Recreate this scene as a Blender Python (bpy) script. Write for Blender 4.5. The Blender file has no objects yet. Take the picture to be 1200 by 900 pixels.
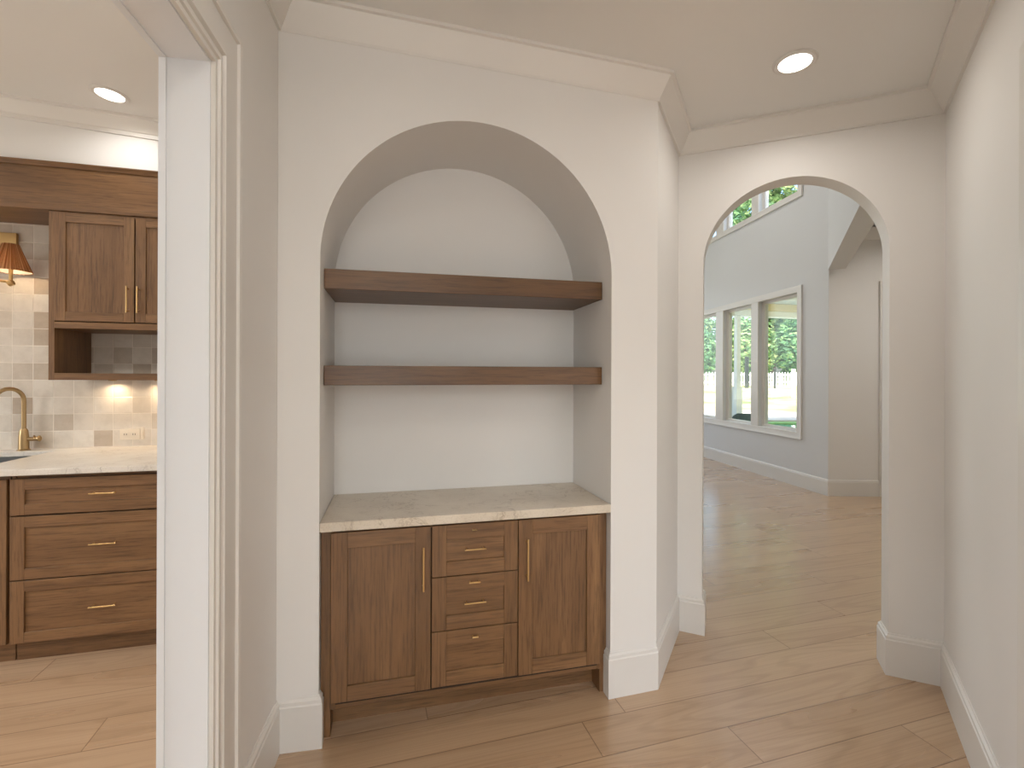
import bpy, bmesh, math, random
from mathutils import Vector, Matrix
random.seed(7)
C = bpy.context.scene.collection
PI = math.pi
def R(d): return math.radians(d)
def srgb(r, g, b):
    f = lambda c: (c/255/12.92) if c/255 <= .04045 else ((c/255+.055)/1.055)**2.4
    return (f(r), f(g), f(b), 1)

# ------------------------------------------------------------------ camera, world, exposure
scn = bpy.context.scene
cd = bpy.data.cameras.new('camera'); cam = bpy.data.objects.new('camera', cd); C.objects.link(cam)
cam.location = (0, 0, 1.5); cam.rotation_euler = (PI/2, -.0035, 0)
cd.lens = 16.8; cd.sensor_width = 36; cd.shift_y = -7/1200; cd.clip_start = .02; cd.clip_end = 300
scn.camera = cam
scn.view_settings.view_transform = 'Standard'; scn.view_settings.look = 'None'
scn.view_settings.gamma = 1; scn.view_settings.use_curve_mapping = False
scn.view_settings.exposure = -0.04
w = bpy.data.worlds.new('world'); scn.world = w; w.use_nodes = True
nt = w.node_tree; bg = nt.nodes['Background']
sky = nt.nodes.new('ShaderNodeTexSky'); sky.sky_type = 'NISHITA'; sky.sun_disc = False
sky.sun_elevation = R(52); sky.sun_rotation = R(200); sky.dust_density = 4.5; sky.air_density = 1.0
nt.links.new(sky.outputs[0], bg.inputs[0]); bg.inputs[1].default_value = .78
sl = bpy.data.lights.new('sun', 'SUN'); sun = bpy.data.objects.new('sun', sl); C.objects.link(sun)
sl.energy = 4.6; sl.angle = R(1.2); sl.color = (1, .95, .87)
sun.rotation_euler = Vector((-.15, -1, 1.5)).to_track_quat('Z', 'Y').to_euler()
WARM = (1, .955, .905); NEUT = (1, .985, .965); DAY = (.86, .93, 1)
# one place for lamp powers (watts)
P_HALL, P_KIT, P_LIV, P_GAL, P_SIDE = 5.1, 17.5, 22, 11, 14
def area(name, loc, rot, size, energy, color, size_y=None, shape=None, spread=None, parent=None):
    l = bpy.data.lights.new(name, 'AREA'); l.energy = energy; l.color = color; l.size = size
    l.shape = shape or ('RECTANGLE' if size_y else 'SQUARE')
    if size_y: l.size_y = size_y
    if spread: l.spread = spread
    o = bpy.data.objects.new(name, l); C.objects.link(o); o.location = loc; o.rotation_euler = rot
    if parent: o.parent = parent
    return o
# area lamps for daylight at the windows of three rooms, plus an added rear fill (windows themselves are built below)
area('daylight_living', (.9, 11.15, 2.3), (R(-90), 0, R(2)), 3.6, 48, DAY, 2.6)
area('daylight_kitchen', (-5.35, 0, 1.7), (0, R(-90), R(-7)), 1.8, 42, DAY, 3.0)
area('added_rear_fill', (.17, -2.86, 1.65), (R(90), 0, 0), 1.2, 31, (.86, .93, 1), 2.0)  # fill lamp added behind the camera to flatten the hall and niche light
area('daylight_side', (2.85, -1.55, 1.5), (R(90), 0, R(20)), 1.5, 15, DAY, 2.0)

# ------------------------------------------------------------------ materials
def mat(name, rough=.5, metal=0, color=None, spec=None):
    m = bpy.data.materials.new(name); m.use_nodes = True
    b = m.node_tree.nodes['Principled BSDF']
    b.inputs['Roughness'].default_value = rough; b.inputs['Metallic'].default_value = metal
    if color: b.inputs['Base Color'].default_value = color
    if spec is not None: b.inputs['Specular IOR Level'].default_value = spec
    return m, m.node_tree, b
def N(t, kind, **kw):
    n = t.nodes.new('ShaderNode'+kind)
    for k, v in kw.items():
        if isinstance(v, (int, float, tuple, list)) and k[0] == '_': n.inputs[k[1:].replace('_', ' ')].default_value = v
        else: setattr(n, k, v)
    return n
def L(t, a, b): t.links.new(a, b)
def ramp(t, fac, stops):
    r = N(t, 'ValToRGB'); e = r.color_ramp.elements
    while len(e) < len(stops): e.new(.5)
    for k, (p, c) in enumerate(stops): e[k].position = p; e[k].color = c
    L(t, fac, r.inputs[0]); return r
def math_n(t, op, a, b=None, c=None):
    n = N(t, 'Math', operation=op)
    for i, x in enumerate((a, b, c)):
        if x is None: continue
        if isinstance(x, (int, float)): n.inputs[i].default_value = x
        else: L(t, x, n.inputs[i])
    return n.outputs[0]
def bump(t, b, h, strength=.2, dist=.01):
    n = N(t, 'Bump', _Strength=strength, _Distance=dist); L(t, h, n.inputs['Height']); L(t, n.outputs[0], b.inputs['Normal'])
def mixc(t, fac, a, b, mode='MIX'):
    n = N(t, 'Mix', data_type='RGBA', blend_type=mode)
    for i, x in ((0, fac), (6, a), (7, b)):
        if isinstance(x, (int, float, tuple)): n.inputs[i].default_value = x
        else: L(t, x, n.inputs[i])
    return n.outputs[2]

def paint(name, c, rough=.55, bs=.04):
    m, t, b = mat(name, rough)
    tc = N(t, 'TexCoord'); nz = N(t, 'TexNoise', _Scale=260, _Detail=2); L(t, tc.outputs['Object'], nz.inputs[0])
    n2 = N(t, 'TexNoise', _Scale=.8, _Detail=2); L(t, tc.outputs['Object'], n2.inputs[0])
    c2 = (c[0]*.97, c[1]*.965, c[2]*.955, 1)
    L(t, ramp(t, n2.outputs[0], [(.3, c), (.7, c2)]).outputs[0], b.inputs['Base Color'])
    bump(t, b, nz.outputs[0], bs, .002)
    return m
M_WALL = paint('wall_paint', srgb(232, 229, 225))
M_CEIL = paint('ceiling_paint', srgb(231, 229, 225), .7)
M_TRIM = paint('trim_paint', srgb(226, 222, 216), .38, .01)
M_JAMB = paint('white_gloss_paint', srgb(227, 229, 232), .35, .01)
M_LIVING = paint('living_wall_paint', srgb(218, 218, 218))

def wood(name, axis, dark, mid, light, rough=.42, sc=1.0):
    m, t, b = mat(name, rough)
    tc = N(t, 'TexCoord'); oi = N(t, 'ObjectInfo')
    add = N(t, 'VectorMath', operation='ADD'); L(t, tc.outputs['Object'], add.inputs[0])
    off = N(t, 'VectorMath', operation='SCALE'); off.inputs[0].default_value = (7.3, 3.1, 5.7); L(t, oi.outputs['Random'], off.inputs['Scale'])
    L(t, off.outputs[0], add.inputs[1])
    def mp(a, s):
        v = [s, s, s]; v[axis] = s*a
        n = N(t, 'Mapping'); n.inputs['Scale'].default_value = v; L(t, add.outputs[0], n.inputs[0]); return n.outputs[0]
    n1 = N(t, 'TexNoise', _Scale=1, _Detail=6, _Roughness=.62, _Distortion=.6); L(t, mp(.1, 9*sc), n1.inputs[0])
    n2 = N(t, 'TexNoise', _Scale=1, _Detail=4, _Roughness=.7, _Distortion=.3); L(t, mp(.045, 120*sc), n2.inputs[0])
    n3 = N(t, 'TexNoise', _Scale=1, _Detail=2); L(t, mp(.5, 3.2*sc), n3.inputs[0])
    rings = math_n(t, 'SINE', math_n(t, 'MULTIPLY', n1.outputs[0], 46))
    c1 = ramp(t, n1.outputs[0], [(.28, dark), (.5, mid), (.74, light)]).outputs[0]
    rr = ramp(t, rings, [(.0, (.9, .89, .88, 1)), (.75, (1, 1, 1, 1))]).outputs[0]
    c2 = mixc(t, .4, c1, rr, 'MULTIPLY')
    pr = ramp(t, n2.outputs[0], [(.36, (.5, .48, .46, 1)), (.52, (1.03, 1.02, 1, 1))]).outputs[0]
    c3 = mixc(t, .75, c2, pr, 'MULTIPLY')
    kr = ramp(t, n3.outputs[0], [(.3, (.93, .93, .92, 1)), (.65, (1.05, 1.05, 1.05, 1))]).outputs[0]
    L(t, mixc(t, 1, c3, kr, 'MULTIPLY'), b.inputs['Base Color'])
    bump(t, b, n2.outputs[0], .12, .002)
    return m
WD, WM, WL = srgb(108, 77, 47), srgb(124, 90, 58), srgb(139, 104, 69)
M_WV = wood('walnut_vertical', 2, WD, WM, WL)
M_WH = wood('walnut_horizontal', 0, WD, WM, WL)
M_SH = wood('shelf_walnut', 0, srgb(86, 58, 33), srgb(107, 76, 46), srgb(126, 92, 59), .4)
M_DARK, _, _ = mat('cabinet_inside', .8, color=srgb(52, 38, 26))

def floor_mat():
    m, t, b = mat('oak_planks', .3, spec=.8); b.inputs['Coat Weight'].default_value = .55; b.inputs['Coat Roughness'].default_value = .2
    tc = N(t, 'TexCoord'); mp = N(t, 'Mapping'); mp.inputs['Rotation'].default_value = (0, 0, R(-16.3))
    L(t, tc.outputs['Object'], mp.inputs[0])
    s = N(t, 'SeparateXYZ'); L(t, mp.outputs[0], s.inputs[0])
    W_, L_ = .2, 2.0
    v = math_n(t, 'DIVIDE', math_n(t, 'ADD', s.outputs[1], .085), W_); row = math_n(t, 'FLOOR', v); fv = math_n(t, 'FRACT', v)
    wn = N(t, 'TexWhiteNoise', noise_dimensions='1D'); L(t, row, wn.inputs['W'])
    u = math_n(t, 'ADD', math_n(t, 'DIVIDE', s.outputs[0], L_), math_n(t, 'MULTIPLY', wn.outputs[0], 5.0))
    col = math_n(t, 'FLOOR', u); fu = math_n(t, 'FRACT', u)
    cx = N(t, 'CombineXYZ'); L(t, row, cx.inputs[0]); L(t, col, cx.inputs[1])
    pn = N(t, 'TexWhiteNoise', noise_dimensions='2D'); L(t, cx.outputs[0], pn.inputs['Vector'])
    # grain
    gx = N(t, 'CombineXYZ'); L(t, math_n(t, 'MULTIPLY', s.outputs[0], .11), gx.inputs[0]); L(t, s.outputs[1], gx.inputs[1])
    L(t, math_n(t, 'MULTIPLY', pn.outputs[0], 37.0), gx.inputs[2])
    n1 = N(t, 'TexNoise', _Scale=5.5, _Detail=1.2, _Roughness=.5, _Distortion=.25); L(t, gx.outputs[0], n1.inputs[0])
    rings = math_n(t, 'SINE', math_n(t, 'MULTIPLY', n1.outputs[0], 70))
    g2 = N(t, 'Mapping'); g2.inputs['Scale'].default_value = (.15, 4, 1); L(t, gx.outputs[0], g2.inputs[0])
    n2 = N(t, 'TexNoise', _Scale=42, _Detail=3, _Roughness=.65); L(t, g2.outputs[0], n2.inputs[0])
    base = ramp(t, n1.outputs[0], [(.25, srgb(179, 147, 115)), (.5, srgb(187, 156, 124)), (.75, srgb(194, 164, 133))]).outputs[0]
    rr = ramp(t, math_n(t, 'MULTIPLY_ADD', rings, .5, .5), [(0, (.84, .82, .79, 1)), (.35, (1, 1, 1, 1))]).outputs[0]
    c = mixc(t, .6, base, rr, 'MULTIPLY')
    c = mixc(t, .5, c, ramp(t, n2.outputs[0], [(.35, (.8, .78, .76, 1)), (.55, (1, 1, 1, 1))]).outputs[0], 'MULTIPLY')
    tone = ramp(t, pn.outputs[0], [(0, (.94, .935, .93, 1)), (.5, (.98, .975, .97, 1)), (1, (1.03, 1.03, 1.03, 1))]).outputs[0]
    c = mixc(t, 1, c, tone, 'MULTIPLY')
    ev = math_n(t, 'MINIMUM', fv, math_n(t, 'SUBTRACT', 1.0, fv)); ev = math_n(t, 'MULTIPLY', ev, W_)
    eu = math_n(t, 'MINIMUM', fu, math_n(t, 'SUBTRACT', 1.0, fu)); eu = math_n(t, 'MULTIPLY', eu, L_)
    e = math_n(t, 'MINIMUM', ev, eu)
    seam = math_n(t, 'SMOOTH_MIN', math_n(t, 'DIVIDE', e, .003), 1.0, .05)
    c = mixc(t, seam, srgb(104, 74, 46), c)
    L(t, c, b.inputs['Base Color'])
    L(t, ramp(t, n1.outputs[0], [(.3, (.27, .27, .27, 1)), (.7, (.29, .29, .29, 1))]).outputs[0], b.inputs['Roughness'])
    h = math_n(t, 'ADD', math_n(t, 'MULTIPLY', seam, .8), math_n(t, 'MULTIPLY', n2.outputs[0], .2))
    bump(t, b, h, .25, .0015)
    return m
M_FLOOR = floor_mat()

def stone(name, base, tint, vein, rough=.28):
    m, t, b = mat(name, rough)
    tc = N(t, 'TexCoord')
    n1 = N(t, 'TexNoise', _Scale=3.5, _Detail=5, _Roughness=.6); L(t, tc.outputs['Object'], n1.inputs[0])
    c = ramp(t, n1.outputs[0], [(.35, base), (.7, tint)]).outputs[0]
    n2 = N(t, 'TexNoise', _Scale=4.2, _Detail=9, _Roughness=.62, _Distortion=1.4); L(t, tc.outputs['Object'], n2.inputs[0])
    d = math_n(t, 'ABSOLUTE', math_n(t, 'SUBTRACT', n2.outputs[0], .5))
    vr = ramp(t, d, [(0, (1, 1, 1, 1)), (.016, (0, 0, 0, 1))]).outputs[0]
    n3 = N(t, 'TexNoise', _Scale=7, _Detail=2); L(t, tc.outputs['Object'], n3.inputs[0])
    k = math_n(t, 'MULTIPLY', vr, ramp(t, n3.outputs[0], [(.42, (0, 0, 0, 1)), (.6, (.75, .75, .75, 1))]).outputs[0])
    c = mixc(t, k, c, vein)
    n4 = N(t, 'TexNoise', _Scale=170, _Detail=2); L(t, tc.outputs['Object'], n4.inputs[0])
    c = mixc(t, .35, c, ramp(t, n4.outputs[0], [(.36, (.75, .72, .68, 1)), (.46, (1, 1, 1, 1))]).outputs[0], 'MULTIPLY')
    L(t, c, b.inputs['Base Color'])
    return m
M_STONE = stone('cream_quartzite', srgb(222, 210, 192), srgb(206, 192, 172), srgb(160, 140, 116))
M_STONEK = stone('white_quartzite', srgb(226, 219, 208), srgb(208, 198, 184), srgb(170, 158, 144))

def tile_mat():
    m, t, b = mat('glazed_square_tile', .22)
    tc = N(t, 'TexCoord'); s = N(t, 'SeparateXYZ'); L(t, tc.outputs['Object'], s.inputs[0])
    S = .1135
    u = math_n(t, 'DIVIDE', math_n(t, 'ADD', s.outputs[0], .206), S); v = math_n(t, 'DIVIDE', math_n(t, 'SUBTRACT', s.outputs[2], 1.022), S)
    iu, iv, fu, fv = math_n(t, 'FLOOR', u), math_n(t, 'FLOOR', v), math_n(t, 'FRACT', u), math_n(t, 'FRACT', v)
    cx = N(t, 'CombineXYZ'); L(t, iu, cx.inputs[0]); L(t, iv, cx.inputs[1])
    wn = N(t, 'TexWhiteNoise', noise_dimensions='2D'); L(t, cx.outputs[0], wn.inputs['Vector'])
    c = ramp(t, wn.outputs[0], [(0, srgb(184, 168, 150)), (.2, srgb(198, 186, 170)), (.45, srgb(212, 202, 188)), (1, srgb(222, 214, 202))]).outputs[0]
    nz = N(t, 'TexNoise', _Scale=14, _Detail=4, _Roughness=.6); L(t, tc.outputs['Object'], nz.inputs[0])
    c = mixc(t, .6, c, ramp(t, nz.outputs[0], [(.3, (.82, .8, .78, 1)), (.6, (1, 1, 1, 1))]).outputs[0], 'MULTIPLY')
    e = math_n(t, 'MINIMUM', math_n(t, 'MINIMUM', fu, math_n(t, 'SUBTRACT', 1.0, fu)), math_n(t, 'MINIMUM', fv, math_n(t, 'SUBTRACT', 1.0, fv)))
    g = ramp(t, e, [(.012, (0, 0, 0, 1)), (.028, (1, 1, 1, 1))]).outputs[0]
    c = mixc(t, g, srgb(226, 216, 202), c)
    L(t, c, b.inputs['Base Color'])
    n2 = N(t, 'TexNoise', _Scale=9, _Detail=2); L(t, tc.outputs['Object'], n2.inputs[0])
    tilt = math_n(t, 'MULTIPLY', math_n(t, 'MULTIPLY', fu, math_n(t, 'SUBTRACT', wn.outputs[0], .5)), .5)
    bump(t, b, math_n(t, 'ADD', math_n(t, 'ADD', g, tilt), math_n(t, 'MULTIPLY', n2.outputs[0], .8)), .5, .003)
    return m
M_TILE = tile_mat()
M_BRASS, t_, b_ = mat('brushed_brass', .3, 1, srgb(214, 180, 126))
nz_ = N(t_, 'TexNoise', _Scale=300, _Detail=2); bump(t_, b_, nz_.outputs[0], .05, .001)
M_AGED, _, _ = mat('aged_brass', .3, 1, srgb(178, 152, 112))
M_STEEL, _, _ = mat('sink_steel', .3, 1, srgb(170, 172, 172))
M_WHITEPL, _, _ = mat('white_plastic', .4, color=srgb(222, 210, 192))
M_HOLE, _, _ = mat('dark_slot', .6, color=srgb(70, 60, 50))
def emis(name, c, s):
    m, t, b = mat(name, .5, color=(.8, .8, .8, 1)); b.inputs['Emission Color'].default_value = c; b.inputs['Emission Strength'].default_value = s; return m
M_LENS = emis('lit_lens', (1, .93, .82, 1), 6)
M_BULB = emis('lit_bulb', (1, .8, .55, 1), 8)
def shade_mat():
    m, t, b = mat('rattan_shade', .7)
    tc = N(t, 'TexCoord'); s = N(t, 'SeparateXYZ'); L(t, tc.outputs['Object'], s.inputs[0])
    a = math_n(t, 'ARCTAN2', s.outputs[1], s.outputs[0])
    n = N(t, 'TexNoise', noise_dimensions='1D', _Scale=9, _Detail=3); L(t, a, n.inputs['W'])
    L(t, ramp(t, n.outputs[0], [(.35, srgb(146, 96, 56)), (.5, srgb(188, 136, 86)), (.68, srgb(226, 188, 138))]).outputs[0], b.inputs['Base Color'])
    tr = N(t, 'BsdfTranslucent'); L(t, ramp(t, n.outputs[0], [(.35, srgb(190, 130, 80)), (.68, srgb(240, 200, 150))]).outputs[0], tr.inputs[0])
    mx = N(t, 'MixShader', _Fac=.34); L(t, b.outputs[0], mx.inputs[1]); L(t, tr.outputs[0], mx.inputs[2])
    L(t, mx.outputs[0], t.nodes['Material Output'].inputs[0]); return m
M_SHADE = shade_mat()
M_LINING = bpy.data.materials.new('shade_lining'); M_LINING.use_nodes = True; t_ = M_LINING.node_tree
tr_ = N(t_, 'BsdfTranslucent'); tr_.inputs[0].default_value = (.85, .78, .66, 1); mx_ = N(t_, 'MixShader', _Fac=.5); t_.nodes['Principled BSDF'].inputs['Base Color'].default_value = (.8, .75, .66, 1)
L(t_, t_.nodes['Principled BSDF'].outputs[0], mx_.inputs[1]); L(t_, tr_.outputs[0], mx_.inputs[2]); L(t_, mx_.outputs[0], t_.nodes['Material Output'].inputs[0])
def glass_mat():
    m = bpy.data.materials.new('window_glass'); m.use_nodes = True; t = m.node_tree; t.nodes.remove(t.nodes['Principled BSDF'])
    tr = N(t, 'BsdfTransparent'); tr.inputs[0].default_value = (.93, .965, .95, 1); gl = N(t, 'BsdfGlossy', _Roughness=.02)
    ge = N(t, 'NewGeometry'); dp = N(t, 'VectorMath', operation='DOT_PRODUCT'); L(t, ge.outputs['Normal'], dp.inputs[0]); L(t, ge.outputs['Incoming'], dp.inputs[1])
    k = math_n(t, 'POWER', math_n(t, 'SUBTRACT', 1.0, math_n(t, 'ABSOLUTE', dp.outputs['Value'])), 5.0); mx = N(t, 'MixShader')
    L(t, math_n(t, 'MULTIPLY_ADD', k, .9, .03), mx.inputs[0]); L(t, tr.outputs[0], mx.inputs[1]); L(t, gl.outputs[0], mx.inputs[2])
    L(t, mx.outputs[0], t.nodes['Material Output'].inputs[0]); return m
M_GLASS = glass_mat()
def leaf_mat(name, a, b2, c2):
    m, t, b = mat(name, .55)
    gi = N(t, 'NewGeometry'); tc = N(t, 'TexCoord'); nz = N(t, 'TexNoise', _Scale=1.3, _Detail=4); L(t, tc.outputs['Object'], nz.inputs[0])
    k = math_n(t, 'ADD', math_n(t, 'MULTIPLY', gi.outputs['Random Per Island'], .55), math_n(t, 'MULTIPLY', nz.outputs[0], .5))
    cc = ramp(t, k, [(.2, a), (.5, b2), (.85, c2)]).outputs[0]; L(t, cc, b.inputs['Base Color'])
    tr = N(t, 'BsdfTranslucent'); L(t, cc, tr.inputs[0]); mx = N(t, 'MixShader', _Fac=.4)
    L(t, b.outputs[0], mx.inputs[1]); L(t, tr.outputs[0], mx.inputs[2]); L(t, mx.outputs[0], t.nodes['Material Output'].inputs[0]); return m
M_LEAF = leaf_mat('tree_leaves', srgb(80, 124, 82), srgb(130, 164, 108), srgb(200, 212, 150))
M_LEAF2 = leaf_mat('bush_leaves', srgb(66, 112, 84), srgb(104, 152, 108), srgb(168, 202, 132))
def noise_mat(name, stops, scale, rough=.9, bs=.3, dist=.03):
    m, t, b = mat(name, rough); tc = N(t, 'TexCoord'); nz = N(t, 'TexNoise', _Scale=scale, _Detail=8, _Roughness=.6); L(t, tc.outputs['Object'], nz.inputs[0])
    L(t, ramp(t, nz.outputs[0], stops).outputs[0], b.inputs['Base Color']); bump(t, b, nz.outputs[0], bs, dist); return m
M_BARK = noise_mat('bark', [(.3, srgb(60, 50, 42)), (.7, srgb(96, 84, 70))], 9)
M_LAWN = noise_mat('dry_lawn', [(.38, srgb(112, 136, 80)), (.46, srgb(158, 158, 112)), (.54, srgb(182, 168, 140)), (.7, srgb(190, 178, 156))], .35)
M_CONC = noise_mat('pale_concrete', [(.3, srgb(176, 170, 162)), (.7, srgb(192, 188, 180))], 5)
M_GRASS = noise_mat('grass_edge', [(.3, srgb(104, 150, 78)), (.7, srgb(150, 184, 104))], 6)
M_IRON, _, _ = mat('black_iron', .5, .2, srgb(42, 50, 48))
M_WHITE = paint('exterior_white', srgb(236, 236, 232), .5)
M_CREAM = paint('cream_board', srgb(222, 206, 160), .6)
M_TEAL = noise_mat('grey_green_fabric', [(.3, srgb(70, 96, 98)), (.7, srgb(100, 124, 124))], 30, .8)
M_WATER, t_, b_ = mat('pool_water', .05, 0, srgb(96, 168, 158))
nz_ = N(t_, 'TexNoise', _Scale=3, _Detail=3); bump(t_, b_, nz_.outputs[0], .3, .03)

# ------------------------------------------------------------------ mesh helpers
def build(name, bm, mats, parent=None, loc=(0, 0, 0), rotz=0, bevel=0, smooth=True, kind=None, label=None, cat=None, group=None, angle=32):
    bm.normal_update()
    if smooth:
        for f in bm.faces: f.smooth = True
        for e in bm.edges:
            if len(e.link_faces) != 2 or e.calc_face_angle(0) > R(angle): e.smooth = False
    me = bpy.data.meshes.new(name); bm.to_mesh(me); bm.free()
    for m in (mats if isinstance(mats, (list, tuple)) else [mats]): me.materials.append(m)
    o = bpy.data.objects.new(name, me); C.objects.link(o); o.location = loc; o.rotation_euler = (0, 0, rotz)
    if parent: o.parent = parent
    if bevel:
        b = o.modifiers.new('bevel', 'BEVEL'); b.width = bevel; b.segments = 2; b.limit_method = 'ANGLE'; b.angle_limit = R(40)
    for k, v in (('kind', kind), ('label', label), ('category', cat), ('group', group)):
        if v: o[k] = v
    return o
def thing(name, label, cat, loc=(0, 0, 0), rotz=0, group=None, kind=None):
    o = bpy.data.objects.new(name, None); C.objects.link(o); o.empty_display_size = .1
    o.location = loc; o.rotation_euler = (0, 0, rotz)
    if label: o['label'] = label
    if cat: o['category'] = cat
    if group: o['group'] = group
    if kind: o['kind'] = kind
    return o
def dup(root, loc, rotz=None, label=None):
    r = root.copy(); C.objects.link(r); r.location = loc
    if rotz is not None: r.rotation_euler = (0, 0, rotz)
    if label: r['label'] = label
    for ch in list(root.children):
        c = ch.copy(); C.objects.link(c); c.parent = r
        for g in list(ch.children):
            d = g.copy(); C.objects.link(d); d.parent = c
    return r
def box(bm, x0, x1, y0, y1, z0, z1, mi=0):
    vs = [bm.verts.new(p) for p in ((x0, y0, z0), (x1, y0, z0), (x1, y1, z0), (x0, y1, z0), (x0, y0, z1), (x1, y0, z1), (x1, y1, z1), (x0, y1, z1))]
    for q in ((3, 2, 1, 0), (4, 5, 6, 7), (0, 1, 5, 4), (1, 2, 6, 5), (2, 3, 7, 6), (3, 0, 4, 7)):
        f = bm.faces.new([vs[i] for i in q]); f.material_index = mi
def B(*boxes):
    bm = bmesh.new()
    for b in boxes: box(bm, *b)
    return bm
def tube(bm, pts, rad, seg=14, cap=True, mi=0):
    pts = [Vector(p) for p in pts]; n = len(pts); rings = []
    rads = rad if isinstance(rad, (list, tuple)) else [rad]*n
    up = None
    for i, p in enumerate(pts):
        d = (pts[min(i+1, n-1)]-pts[max(i-1, 0)]).normalized()
        if up is None: up = Vector((0, 0, 1)) if abs(d.z) < .9 else Vector((1, 0, 0))
        a = d.cross(up).normalized(); b2 = a.cross(d).normalized(); up = b2
        rings.append([bm.verts.new(p+(a*math.cos(2*PI*k/seg)+b2*math.sin(2*PI*k/seg))*rads[i]) for k in range(seg)])
    for i in range(n-1):
        for k in range(seg):
            f = bm.faces.new((rings[i][k], rings[i][(k+1) % seg], rings[i+1][(k+1) % seg], rings[i+1][k])); f.material_index = mi
    if cap:
        bm.faces.new(rings[0][::-1]).material_index = mi; bm.faces.new(rings[-1]).material_index = mi
    bmesh.ops.recalc_face_normals(bm, faces=bm.faces[:])
def lathe(bm, prof, c=(0, 0, 0), seg=40, mi=0):
    rings = []
    for r, z in prof:
        rings.append([bm.verts.new((c[0]+r*math.cos(2*PI*k/seg), c[1]+r*math.sin(2*PI*k/seg), c[2]+z)) for k in range(seg)] if r > 1e-6 else [bm.verts.new((c[0], c[1], c[2]+z))])
    for a, b2 in zip(rings[:-1], rings[1:]):
        for k in range(seg):
            k2 = (k+1) % seg
            q = [a[k % len(a)], a[k2 % len(a)], b2[k2 % len(b2)], b2[k % len(b2)]]
            q = list(dict.fromkeys(q))
            if len(q) > 2: bm.faces.new(q).material_index = mi
    bmesh.ops.recalc_face_normals(bm, faces=bm.faces[:])
def prism(outline, y0, y1, bm=None, z0=None):
    """extrude an (x,z) outline from y0 to y1"""
    bm = bm or bmesh.new()
    f = [bm.verts.new((x, y0, z)) for x, z in outline]; g = [bm.verts.new((x, y1, z)) for x, z in outline]
    n = len(f)
    bm.faces.new(f); bm.faces.new(g[::-1])
    for i in range(n): bm.faces.new((f[(i+1) % n], f[i], g[i], g[(i+1) % n]))
    bm.normal_update()
    big = [x for x in bm.faces if len(x.verts) > 4]
    bmesh.ops.triangulate(bm, faces=big, ngon_method='EAR_CLIP')
    bmesh.ops.recalc_face_normals(bm, faces=bm.faces[:])
    return bm
def plan_slab(poly, zf, th):
    """horizontal slab with plan polygon, lower face at zf(x,y)"""
    bm = bmesh.new()
    lo = [bm.verts.new((x, y, zf(x, y))) for x, y in poly]; hi = [bm.verts.new((x, y, zf(x, y)+th)) for x, y in poly]; n = len(lo)
    bm.faces.new(lo[::-1]); bm.faces.new(hi)
    for i in range(n): bm.faces.new((lo[i], lo[(i+1) % n], hi[(i+1) % n], hi[i]))
    bm.normal_update(); bmesh.ops.triangulate(bm, faces=[x for x in bm.faces if len(x.verts) > 4], ngon_method='EAR_CLIP')
    bmesh.ops.recalc_face_normals(bm, faces=bm.faces[:])
    return bm
def sweep(path, prof, to3d, closed=False, bm=None, ends=True):
    """mitred sweep: path in a plane (a,b); prof = (s, d): s offset to the RIGHT of travel, d out of the plane"""
    bm = bm or bmesh.new(); n = len(path); P = [Vector(p) for p in path]; rings = []
    for i, p in enumerate(P):
        ns = []
        if i > 0 or closed: ns.append((p-P[i-1]).normalized())
        if i < n-1 or closed: ns.append((P[(i+1) % n]-p).normalized())
        nr = [Vector((d.y, -d.x)) for d in ns]
        if len(nr) == 1: m = nr[0]
        else:
            m = (nr[0]+nr[1]); m = m/ (m.dot(nr[0])) 
        rings.append([bm.verts.new(to3d(p.x+m.x*s, p.y+m.y*s, d)) for s, d in prof])
    k = len(prof); rng = range(n if closed else n-1)
    for i in rng:
        a, b2 = rings[i], rings[(i+1) % n]
        for j in range(k): bm.faces.new((a[j], a[(j+1) % k], b2[(j+1) % k], b2[j]))
    if ends and not closed:
        for r_ in (rings[0], rings[-1][::-1]): bm.faces.new(r_)
    bmesh.ops.recalc_face_normals(bm, faces=bm.faces[:])
    return bm
def wall_grid(us, zs, hole, y0, y1, bm=None):
    """wall with rectangular holes; hole(i,j)->True where cell is open"""
    bm = bm or bmesh.new(); V = {}
    def v(i, y, j):
        k = (i, y, j)
        if k not in V: V[k] = bm.verts.new((us[i], y, zs[j]))
        return V[k]
    nu, nz = len(us)-1, len(zs)-1
    solid = lambda i, j: 0 <= i < nu and 0 <= j < nz and not hole(i, j)
    for i in range(nu):
        for j in range(nz):
            if not solid(i, j): continue
            for y in (y0, y1): bm.faces.new((v(i, y, j), v(i+1, y, j), v(i+1, y, j+1), v(i, y, j+1)))
            for (di, dj, a, b2) in ((-1, 0, (i, j), (i, j+1)), (1, 0, (i+1, j), (i+1, j+1)), (0, -1, (i, j), (i+1, j)), (0, 1, (i, j+1), (i+1, j+1))):
                if not solid(i+di, j+dj): bm.faces.new((v(a[0], y0, a[1]), v(b2[0], y0, b2[1]), v(b2[0], y1, b2[1]), v(a[0], y1, a[1])))
    bmesh.ops.recalc_face_normals(bm, faces=bm.faces[:])
    return bm
def S(name, bm, m, **k):
    k.setdefault('smooth', False); return build(name, bm, m, kind='structure', **k)
def arch_pts(u0, u1, spring, n=64):
    c, r = (u0+u1)/2, (u1-u0)/2
    return [(c-r*math.cos(PI*i/n), spring+r*math.sin(PI*i/n)) for i in range(n+1)]

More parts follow.
